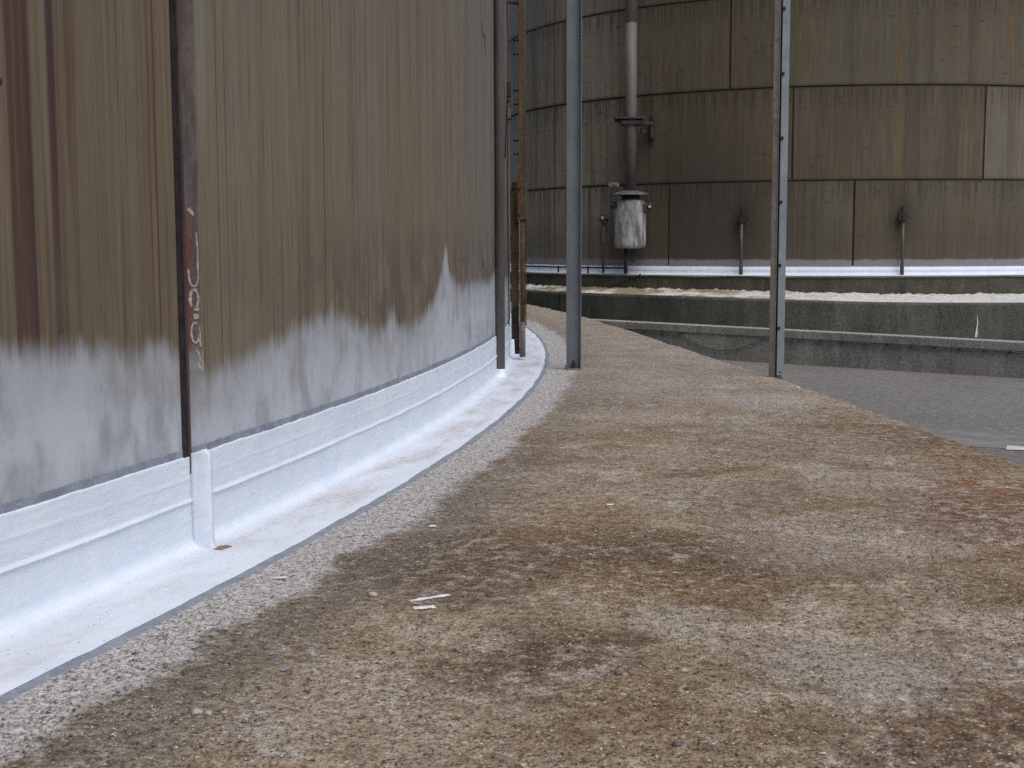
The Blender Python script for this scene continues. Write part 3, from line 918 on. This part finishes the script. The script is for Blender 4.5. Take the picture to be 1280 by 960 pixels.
# ------------------------------------------------------------------ posts
def post_one():
    t = thing('steel_post', 'blue grey open channel post bolted to the concrete next to the tank', 'post', (.537, 11.60, .0))
    bm = bmesh.new()
    W, D, T, Hh = .128, .065, .008, 4.4
    prof = [(-W / 2, -D / 2), (-W / 2 + T, -D / 2), (-W / 2 + T, D / 2 - T), (W / 2 - T, D / 2 - T), (W / 2 - T, -D / 2), (W / 2, -D / 2), (W / 2, D / 2), (-W / 2, D / 2)]
    lo = [bm.verts.new((x, y, .0145)) for x, y in prof]; hi = [bm.verts.new((x, y, Hh)) for x, y in prof]
    n = len(prof)
    for i in range(n): bm.faces.new((lo[i], lo[(i + 1) % n], hi[(i + 1) % n], hi[i]))
    bm.faces.new(hi); bm.faces.new(list(reversed(lo)))
    bmesh.ops.bevel(bm, geom=[e for e in bm.edges if abs(e.verts[0].co.z - e.verts[1].co.z) > 1], offset=.0018, segments=2, affect='EDGES')
    bmo('channel', bm, MT['post_a'], t)
    box('base_plate', (0, -.003, .008), (.136, .078, .012), MT['post_rust'], t)
    bm = bmesh.new()
    add_cyl(bm, (0, -.006, .0142), (0, -.006, .020), .026, None, 20)
    add_cyl(bm, (0, -.006, .020), (0, -.006, .046), .0195, None, 6)
    add_cyl(bm, (0, -.006, .046), (0, -.006, .082), .0105, None, 12)
    bmo('anchor_bolt', bm, MT['dark_steel'], t)
    cyl('side_bolt', (-.072, .01, .03), (-.06, .01, .03), .009, MT['dark_steel'], t, 6)
post_one()

def post_two():
    t = thing('steel_post', 'slotted twin angle post with bolts standing on the outer edge of the concrete', 'post', (2.163, 10.92, 0.0), (0, 0, math.radians(-6)))
    Hh = 4.4
    def angle(name, x0, x1, yf, depth, mat, side):
        bm = bmesh.new()
        add_box(bm, ((x0 + x1) / 2, yf, Hh / 2 - .02), (x1 - x0, .006, Hh + .04), None, .0015)
        xe = x1 - .003 if side > 0 else x0 + .003
        add_box(bm, (xe, yf + depth / 2 + .0032, Hh / 2 - .02), (.006, depth, Hh + .04), None, .0015)
        bmo(name, bm, mat, t)
    angle('brown_angle', -.059, -.012, 0.0, .06, MT['post_rust'], 1)
    angle('blue_angle', .006, .064, .004, .06, MT['post_b'], -1)
    box('slot_shade', (-.003, .05, Hh / 2 - .01), (.016, .01, Hh), MT['tar'], t)  # black strip added behind the gap, paints the slot's shade
    box('edge_highlight', (-.0125, -.006, Hh / 2), (.005, .005, Hh), MT['vent_pale'], t, bevel=.001)  # pale strip paints a highlight along the edge
    for k in range(9):
        z = .40 + .51 * k
        bm = bmesh.new(); add_cyl(bm, (.016, .002, z), (.016, -.012, z), .0145, None, 6); add_cyl(bm, (.016, -.010, z), (.016, -.020, z), .007, None, 10)
        bmo('bolt', bm, MT['dark_steel'], t)
    bm = bmesh.new(); add_cyl(bm, (.045, -.012, .0), (.045, -.012, .05), .012, None, 8); add_box(bm, (.03, -.010, .02), (.05, .024, .012), None, .002)
    bmo('foot_bolt', bm, MT['post_b'], t)
post_two()

# ------------------------------------------------------------------ far tank
far = thing('storage_tank', 'smaller dark brown storage tank of riveted looking plate courses behind the stepped wall', 'tank', (FX, FY, 0))
far['label'] = 'smaller rust-streaked tank with horizontal plate seams behind the stepped concrete walls'
FZ0 = .40
inner = [[((FR - .028) * math.cos(2 * PI * k / 120), (FR - .028) * math.sin(2 * PI * k / 120), zz) for k in range(121)] for zz in (FZ0, 12.2)]
grid('shell', inner, MT['inner'], far)
zs = [FZ0, 2.414, 4.409, 6.367, 8.33, 10.29, 12.2]
seams = [-1.7008, -1.3787, -2.0116, -1.62, -1.9, -1.2]
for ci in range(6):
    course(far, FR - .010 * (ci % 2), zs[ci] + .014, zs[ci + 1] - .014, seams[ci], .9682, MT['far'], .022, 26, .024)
rr = [[((FR + .05) * f * math.cos(2 * PI * k / 100), (FR + .05) * f * math.sin(2 * PI * k / 100), 12.2 + (1 - f) * 1.5) for k in range(101)] for f in (1, .66, .33, .01)]
grid('roof', rr, MT['roof'], far)
# white foot coating of the far tank
rows = []
for k in range(361):
    a = 2 * PI * k / 360
    zt = .555 + .006 * mnoise.noise(Vector((a * 12, 0, 0)))
    ro = .44 + .02 * mnoise.noise(Vector((a * 20, 4, 0)))
    rows.append([((FR + r) * math.cos(a), (FR + r) * math.sin(a), z) for r, z in ((ro, .372), (.30, .384), (.05, .386), (.014, .41), (.012, .465), (.018, .475), (.012, .485), (.012, zt), (-.02, zt + .004))])
grid('white_coating', rows, MT['fwhite'], far, True)
rows = []
for k in range(361):
    a = 2 * PI * k / 360
    z1 = .562 + .006 * mnoise.noise(Vector((a * 12, 0, 0)))
    rows.append([((FR + r) * math.cos(a), (FR + r) * math.sin(a), z) for r, z in ((.006, z1 - .02), (.006, z1 + .02), (-.02, z1 + .022))])
grid('grey_seal_strip', rows, MT['grey_seal'], far, False)

# stepped concrete plinth of the far tank
plin = thing('tank_plinth', 'mossy two step concrete plinth with a flaking white ledge under the smaller tank', 'wall', (FX, FY, 0))
R1 = FR + .50
FRONT = [(-3.9, .9, -.03), (-3.1, .78, -.03), (-2.571, .93, -.037), (-2.083, 1.63, -.036), (-1.861, 2.16, -.058), (-1.69, 2.32, -.105), (-1.415, 2.36, -.126), (-1.1, 2.4, -.13), (-.4, 2.4, -.13), (2.4, 1.5, -.1)]
ftab = [(a, b) for a, b, c in FRONT]; ztab = [(a, c) for a, b, c in FRONT]
def smooth_tab(tab, x):
    w = 0; acc = 0
    for k in range(-4, 5):
        g = math.exp(-(k / 2.4) ** 2); acc += g * lerp_table(tab, x + k * .04); w += g
    return acc / w
def arcseg(name, a0, a1, prof_fn, mat, parent, n=24, smooth=False):
    rows = []
    for i in range(n + 1):
        a = a0 + (a1 - a0) * i / n
        rows.append([(r * math.cos(a), r * math.sin(a), z) for r, z in prof_fn(a)])
    return grid(name, rows, mat, parent, smooth)
A0 = -3.85
cuts1 = [A0, -3.2, -2.62, -2.18, -1.73, -1.28, -.8, -.3, .3]
for a, b in zip(cuts1, cuts1[1:]):
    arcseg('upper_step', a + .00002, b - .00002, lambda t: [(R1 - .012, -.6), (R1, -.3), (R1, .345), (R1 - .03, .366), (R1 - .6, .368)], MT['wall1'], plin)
cuts2 = [A0, -3.3, -2.83, -2.42, -2.06, -1.696, -1.452, -1.15, -.8, -.3, .3]
for a, b in zip(cuts2, cuts2[1:]):
    off = random.uniform(-.012, .012)
    def pf(t, off=off):
        r = FR + smooth_tab(ftab, t) + off; z = smooth_tab(ztab, t)
        return [(r + .01, GZ - .1), (r, z - .05), (r - .02, z - .008), (r - .05, z), (R1 - .1, z + .08)]
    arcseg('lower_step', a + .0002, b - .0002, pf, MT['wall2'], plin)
# flaking crust lying on the ledge against the upper step
rows = []
NA = 900
for i in range(NA + 1):
    a = -3.3 + (3.3 - .6) * i / NA
    r2 = FR + smooth_tab(ftab, a); z2 = smooth_tab(ztab, a)
    zb = z2 + .075
    row = []
    p = a * FR
    rough = .35 + .65 * max(0, min(1, (a + 2.6) / 1.2))
    hgt = (.030 + .045 * (mnoise.noise(Vector((p * 2.0, 0, 0))) * .8 + mnoise.noise(Vector((p * 6, 1, 0))) * .7 + mnoise.noise(Vector((p * 17, 2, 0))) * .55)) 
    for k in range(13):
        f = k / 12
        r = r2 - .035 + (R1 + .012 - r2 + .035) * f
        z = z2 + (zb - z2) * f + .006
        bulge = math.sin(PI * min(1, f * 1.02)) ** .5 * .018 + f ** 2 * max(.0, hgt) * 1.5
        z += bulge * (.55 + .45 * mnoise.noise(Vector((p * 5, r * 5, 3)))) + .012 * mnoise.noise(Vector((p * 13, r * 13, 5)))
        if k == 0: z = z2 + .004
        row.append((r * math.cos(a), r * math.sin(a), z))
    rows.append(row)
cr = grid('flaking_crust', rows, MT['crust'], plin, False)
# pale lime scars on the lower step, thin raised streaks
for px, zt, zb_, w in ((-1.500, -.36, -.80, .022), (-2.03, -.60, -.78, .010)):
    vv, ff = [], []
    N = 12
    for i in range(N + 1):
        z = zt + (zb_ - zt) * i / N
        ww = w * (.15 + .85 * (i / N)) * (1 + .5 * mnoise.noise(Vector((px * 9, z * 12, 0))))
        r = FR + smooth_tab(ftab, px) + .022
        c = px + .003 * mnoise.noise(Vector((z * 6, px, 0))) - .003 * i / N
        for sg in (-1, 1): vv.append((r * math.cos(c + sg * ww / r), r * math.sin(c + sg * ww / r), z))
    for i in range(N): ff.append((2 * i, 2 * i + 1, 2 * i + 3, 2 * i + 2))
    pyd('lime_streak', vv, ff, MT['crust'], plin)

# cable lying along the lip of the upper step
pts = []
for i in range(160):
    a = -2.75 + 1.9 * i / 159
    p = a * 9
    r = R1 + .012 + .01 * mnoise.noise(Vector((p * 1.5, 0, 3)))
    z = .345 + .022 * mnoise.noise(Vector((p * 1.1, 5, 0)))
    pts.append((FX + r * math.cos(a), FY + r * math.sin(a), z))
tag(tube('cable', pts, .018, MT['cable']), 'grey green cable lying along the lip of the upper concrete step', 'cable')
def onwall(a, r, z): return (FX + r * math.cos(a), FY + r * math.sin(a), z)
pts = [onwall(-2.72 + .22 * i / 20, R1 + .03, .35 - .15 * math.sin(PI * i / 20)) for i in range(21)]
tag(tube('cable', pts, .014, MT['dark_steel']), 'slack black cable loop hanging on the upper step near the gauge', 'cable')
pts = [onwall(-2.335 + .115 * i / 12, R1 + .04 + .02 * (1 - i / 12), .02 + .36 * (i / 12) ** 1.2) for i in range(13)]
tag(tube('cable', pts, .018, MT['dark_steel']), 'short black cable slanting up the upper step below the vent drum', 'cable')

# ------------------------------------------------------------------ fittings on the far tank
def vent():
    bx, by = 2.69, 30.50
    t = thing('vent_drum', 'grey vent pipe with conical hood and pale drum hung on the smaller tank', 'vent', (bx, by, 0))
    cyl('pipe', (0, 0, 2.22), (0, 0, 5.97), .128, MT['vent'], t, 28)
    cyl('upper_pipe', (0, 0, 5.98), (0, 0, 11.5), .135, MT['vent_pale'], t, 28)
    lathe('hood', [(.44, 2.155), (.445, 2.165), (.30, 2.225), (.16, 2.26), (.12, 2.262)], MT['vent'], t, 40)
    cyl('neck', (0, 0, 2.03), (0, 0, 2.156), .21, MT['dark_steel'], t, 28)
    lathe('drum', [(.20, 2.055), (.30, 2.05), (.335, 2.0), (.345, 1.8), (.350, 1.5), (.352, 1.2), (.35, 1.05), (.325, .985), (.24, .965)], MT['drum'], t, 44, jitter=.035)
    for sx, col in ((-1, 'dark_steel'), (1, 'dark_steel')):
        bm = bmesh.new(); add_cyl(bm, (sx * .33, -.05, 1.93), (sx * .46, -.05, 1.93), .075, None, 12); add_cyl(bm, (sx * .40, -.05, 1.93), (sx * .43, -.05, 1.93), .10, None, 12)
        bmo('side_lug', bm, MT[col], t)
    box('lug_bracket', (.30, -.12, 1.86), (.10, .20, .20), MT['dark_steel'], t, bevel=.02)
    cyl('lug_nut', (.42, -.15, 1.90), (.42, -.12, 1.90), .035, MT['bright'], t, 6)
    # clamp plate and arm to the shell
    bm = bmesh.new(); add_box(bm, (-.04, -.0, 3.86), (.66, .42, .05), None, .01); add_box(bm, (-.0, 0, 3.76), (.48, .36, .10), None, .02)
    add_box(bm, (-.30, -.05, 3.80), (.14, .1, .06), None, .01)
    bmo('clamp_plate', bm, MT['dark_steel'], t)
    rot = Matrix.Rotation(math.radians(12), 3, 'Z')
    bm = bmesh.new(); add_box(bm, (.33, .02, 3.75), (.36, .12, .08), rot, .01); add_box(bm, (.46, .10, 3.62), (.07, .18, .36), rot, .01); add_box(bm, (.28, .06, 3.60), (.10, .10, .14), rot, .01)
    bmo('bracket_arm', bm, MT['dark_steel'], t)
    box('wall_pad', (.52, .19, 3.66), (.14, .06, .54), MT['dark_steel'], t, Matrix.Rotation(math.radians(40), 3, 'Z'), .01)
    cyl('drain_leg', (-.10, 0, .39), (-.10, 0, .975), .045, MT['dark_steel'], t, 12)
    box('drain_block', (.06, 0, .80), (.10, .10, .28), MT['dark_steel'], t, bevel=.01)
    # valve and riser left of the drum
    a = -2.372
    r = FR + .14
    v = thing('sample_valve', 'small rusty valve on a thin riser left of the pale vent drum', 'valve', onwall(a, r, 0))
    cyl('riser', (0, 0, .388), (0, 0, 1.60), .032, MT['pale_pipe'], v, 12)
    bm = bmesh.new(); add_cyl(bm, (0, 0, 1.56), (0, 0, 1.74), .075, .06, 12); add_cyl(bm, (-.10, -.02, 1.66), (.10, -.02, 1.66), .06, None, 10)
    bmo('valve_body', bm, MT['rust'], v)
    cyl('valve_nut', (-.03, -.10, 1.67), (-.03, -.05, 1.67), .04, MT['bright'], v, 6)
    cyl('wall_stub', (0, 0, 1.62), (.10, .11, 1.62), .04, MT['dark_steel'], v, 10)
    # tie rod with two bright nuts above
    a2 = -2.335
    w = thing('tie_rod', 'thin dark rod with two bright nuts on the smaller tank above the drum', 'rod', onwall(a2, FR + .16, 2.42))
    d = Vector((math.cos(a2 + PI / 2), math.sin(a2 + PI / 2), 0))
    cyl('rod', -d * .50, d * .12, .014, MT['dark_steel'], w, 8)
    for q in (-.07, .08):
        bm = bmesh.new(); add_cyl(bm, d * (q - .045), d * (q + .045), .055, None, 8); bmo('nut', bm, MT['bright'], w)
    cyl('rod_anchor', -d * .45, -d * .45 - Vector((math.cos(a2), math.sin(a2), 0)) * .17, .016, MT['dark_steel'], w, 8)
    # black conduit on short posts along the white foot
    pts = [onwall(-2.80 + .515 * i / 30, FR + .30, .515) for i in range(31)]
    q = onwall(-2.285, FR + .30, 0)
    k = thing('conduit', 'low black conduit on short posts along the white foot left of the drum', 'conduit', (0, 0, 0))
    tube('pipe', pts + [(q[0] + .02, q[1] - .01, .54), (q[0] + .03, q[1] - .02, .62), (q[0] + .03, q[1] - .02, .9)], .022, MT['dark_steel'], k)
    for a in (-2.74, -2.53, -2.41):
        p = onwall(a, FR + .30, 0); cyl('post', (p[0], p[1], .384), (p[0], p[1], .545), .022, MT['dark_steel'], k, 10)
vent()

def nozzle(a, label):
    d = Vector((math.cos(a), math.sin(a), 0))
    t = thing('drain_nozzle', label, 'nozzle', onwall(a, FR + .10, 0), (0, 0, a), 'drain nozzles on the smaller tank')
    bm = bmesh.new()
    add_cyl(bm, (-.11, 0, 1.62), (.05, 0, 1.62), .085, None, 16); add_cyl(bm, (-.02, 0, 1.62), (.03, 0, 1.62), .115, None, 18); add_cyl(bm, (.05, 0, 1.62), (.075, 0, 1.62), .11, None, 18); add_box(bm, (.09, 0, 1.60), (.05, .07, .12), None, .008)
    add_cyl(bm, (-.02, 0, 1.70), (-.02, 0, 1.86), .03, None, 8)
    bmo('flange', bm, MT['dark_steel'], t)
    cyl('down_pipe', (.04, 0, .388), (.04, 0, 1.60), .028, MT['pale_pipe'], t, 12)
    cyl('foot_sleeve', (.04, 0, .386), (.04, 0, .60), .042, MT['rust'], t, 12)
nozzle(-1.9726, 'dark drain nozzle with pale down pipe left of the slotted post')
nozzle(-1.5844, 'dark drain nozzle with pale down pipe right of the slotted post')

# ------------------------------------------------------------------ low straight wall in the yard
WP = Vector((3.976, 25.007, 0)); WQ = Vector((8.2407, 21.435, 0))
wd = (WQ - WP).normalized(); wn_ = Vector((-wd.y, wd.x, 0))          # wn_ points to the far side
if wn_.y < 0: wn_ = -wn_
bw = thing('bund_wall', 'low straight concrete wall with pale coping in front of the stepped plinth', 'wall', WP, (0, 0, math.atan2(wd.y, wd.x)))
segs = [-9, -5.6, -3.0, -.6, 1.62, 4.35, 6.9, 9.5, 12.5, 15.5]
for a, b in zip(segs, segs[1:]):
    bm = bmesh.new()
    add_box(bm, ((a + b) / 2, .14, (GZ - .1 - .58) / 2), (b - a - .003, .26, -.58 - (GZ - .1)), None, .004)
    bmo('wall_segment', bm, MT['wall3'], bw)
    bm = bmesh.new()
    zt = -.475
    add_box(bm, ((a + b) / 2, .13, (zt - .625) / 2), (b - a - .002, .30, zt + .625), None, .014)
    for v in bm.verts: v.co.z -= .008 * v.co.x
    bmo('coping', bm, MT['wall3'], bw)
# cable clipped along its face, sagging at one place
def wpt(x, y, z): return WP + wd * x + wn_ * y + Vector((0, 0, z))
cb = thing('cable', 'grey cable clipped along the low wall and sagging in one loop', 'cable', (0, 0, 0))
pts = []
for i in range(150):
    x = -4 + 14 * i / 149
    z = -.665 - .006 * (x - 2)
    if -1.0 < x < .85: z -= .27 * math.sin(PI * (x + 1.0) / 1.85) ** 1.0
    else: z += .008 * math.sin(x * 7.5)
    pts.append(wpt(x, -.022, z))
tube('sheath', pts, .011, MT['cable'], cb)
x = -3.9
while x < 10:
    if not -.9 < x < .8:
        c = wpt(x, -.022, -.665 - .006 * (x - 2) + .004)
        box('clip', c, (.03, .05, .045), MT['dark_steel'], cb, bevel=.004)
    x += .42

# ------------------------------------------------------------------ small loose things on the concrete
def flake(label, pts, th=.004):
    cx_ = sum(p[0] for p in pts) / len(pts); cy_ = sum(p[1] for p in pts) / len(pts)
    v = [(x - cx_, y - cy_, .0) for x, y in pts] + [((x - cx_) * .94, (y - cy_) * .94, th * (.8 + .5 * mnoise.noise(Vector((x * 50, y * 50, 0))))) for x, y in pts]
    n = len(pts)
    f = [tuple(range(n, 2 * n)), tuple(reversed(range(n)))] + [(i, (i + 1) % n, n + (i + 1) % n, n + i) for i in range(n)]
    o = pyd('paint_flake', v, f, MT['chip'])
    o.location = (cx_, cy_, .0035)
    return tag(o, label, 'paint flake', 'white paint flakes on the concrete')
def ragged(p0, p1, w, n=9):
    p0, p1 = Vector(p0), Vector(p1); d = (p1 - p0); nn = Vector((-d.y, d.x)).normalized()
    a = [p0 + d * (i / n) + nn * w * (.35 + .65 * random.random()) for i in range(n + 1)]
    b = [p0 + d * (i / n) - nn * w * (.35 + .65 * random.random()) for i in range(n + 1)]
    return [(p.x, p.y) for p in a] + [(p.x, p.y) for p in reversed(b)]
flake('long thin white paint flake on the brown concrete, the longer of a pair', ragged((-.315, 4.03), (-.195, 4.10), .010))
flake('short ragged white paint flake just in front of the long thin one', ragged((-.300, 3.945), (-.235, 3.965), .017, 6))
flake('small white flake on the concrete beside the coated apron, below the stub', ragged((-.785, 4.32), (-.745, 4.33), .008, 5))
flake('tiny white flake on brown concrete between long flake and apron', ragged((-.325, 5.12), (-.300, 5.13), .010, 4))
flake('white flake lying on grey concrete halfway to the channel post', ragged((.395, 5.54), (.425, 5.55), .008, 4))

for lab, x, y in (('small blue grey flake on the dark concrete near the apron, farthest of three', -.70, 3.62),
                  ('small blue grey flake on the dark concrete near the apron, middle of three', -.655, 3.50),
                  ('small blue grey flake on the dark concrete near the apron, nearest of three', -.60, 3.36)):
    o = flake(lab, ragged((x, y), (x + .016, y + .010), .006, 4))
    o.data.materials[0] = MT['bluechip']

def pebble(label, x, y, r, mat, seed):
    bm = bmesh.new()
    bmesh.ops.create_icosphere(bm, subdivisions=2, radius=r)
    for v in bm.verts:
        k = 1 + .55 * mnoise.noise(v.co / r * 1.6 + Vector((seed, 0, 0)))
        v.co = Vector((v.co.x * k * 1.15, v.co.y * k, v.co.z * k * .62))
    o = bmo('pebble', bm, MT[mat], None, True)
    o.location = (x, y, r * .45)
    return tag(o, label, 'pebble', 'pebbles on the concrete')
pebble('pale pebble at lower left of the concrete, larger of two touching', -.745, 3.05, .013, 'pebble', 1)
pebble('small pale pebble touching the larger one at lower left', -.716, 3.048, .009, 'pebble', 5)
pebble('round whitish pebble in the right foreground of the concrete', .44, 3.35, .010, 'pebble', 9)
pebble('dark pebble left of the whitish one in the foreground', .27, 3.33, .009, 'dark_pebble', 13)
pebble('dark pebble at the bottom of the foreground concrete', .36, 2.84, .010, 'dark_pebble', 17)
pebble('flat tan pebble left of the long white flake', -.44, 4.10, .014, 'pebble', 21)

def grit():
    v, f = [], []
    ico = [(0, 0, 1), (.9, 0, .1), (0, .9, .1), (-.9, 0, .1), (0, -.9, .1), (0, 0, -.6)]
    fc = [(0, 1, 2), (0, 2, 3), (0, 3, 4), (0, 4, 1), (5, 2, 1), (5, 3, 2), (5, 4, 3), (5, 1, 4)]
    cnt = 0
    while cnt < 14000:
        y = 2.5 + 8.0 * random.random() ** 1.7
        x = random.uniform(-.45 * y, .42 * y)
        r = math.hypot(x - NX, y - NY) - NR
        s = math.atan2(y - NY, x - NX) * NR
        if r < .42 or r > lerp_table(EDGE, s) - .06: continue
        dens = .5 + .9 * mnoise.noise(Vector((x * 1.4, y * 1.1, 0)))
        if random.random() > dens: continue
        q = random.uniform(.0014, .0046) if random.random() < .965 else random.uniform(.0045, .0085)
        rot = random.uniform(0, PI); c, sn = math.cos(rot), math.sin(rot)
        sx, sy, sz = q * random.uniform(.8, 1.7), q * random.uniform(.6, 1.1), q * random.uniform(.35, .8)
        b = len(v)
        for p in ico:
            px, py, pz = p[0] * sx * random.uniform(.8, 1.2), p[1] * sy * random.uniform(.8, 1.2), p[2] * sz
            v.append((x + c * px - sn * py, y + sn * px + c * py, .003 + pz))
        f += [tuple(i + b for i in t) for t in fc]
        cnt += 1
    o = pyd('loose_grit', v, f, MT['grit'])
    o['kind'] = 'stuff'; o['label'] = 'fine loose grit and small stones strewn over the brown concrete'; o['category'] = 'grit'
grit()
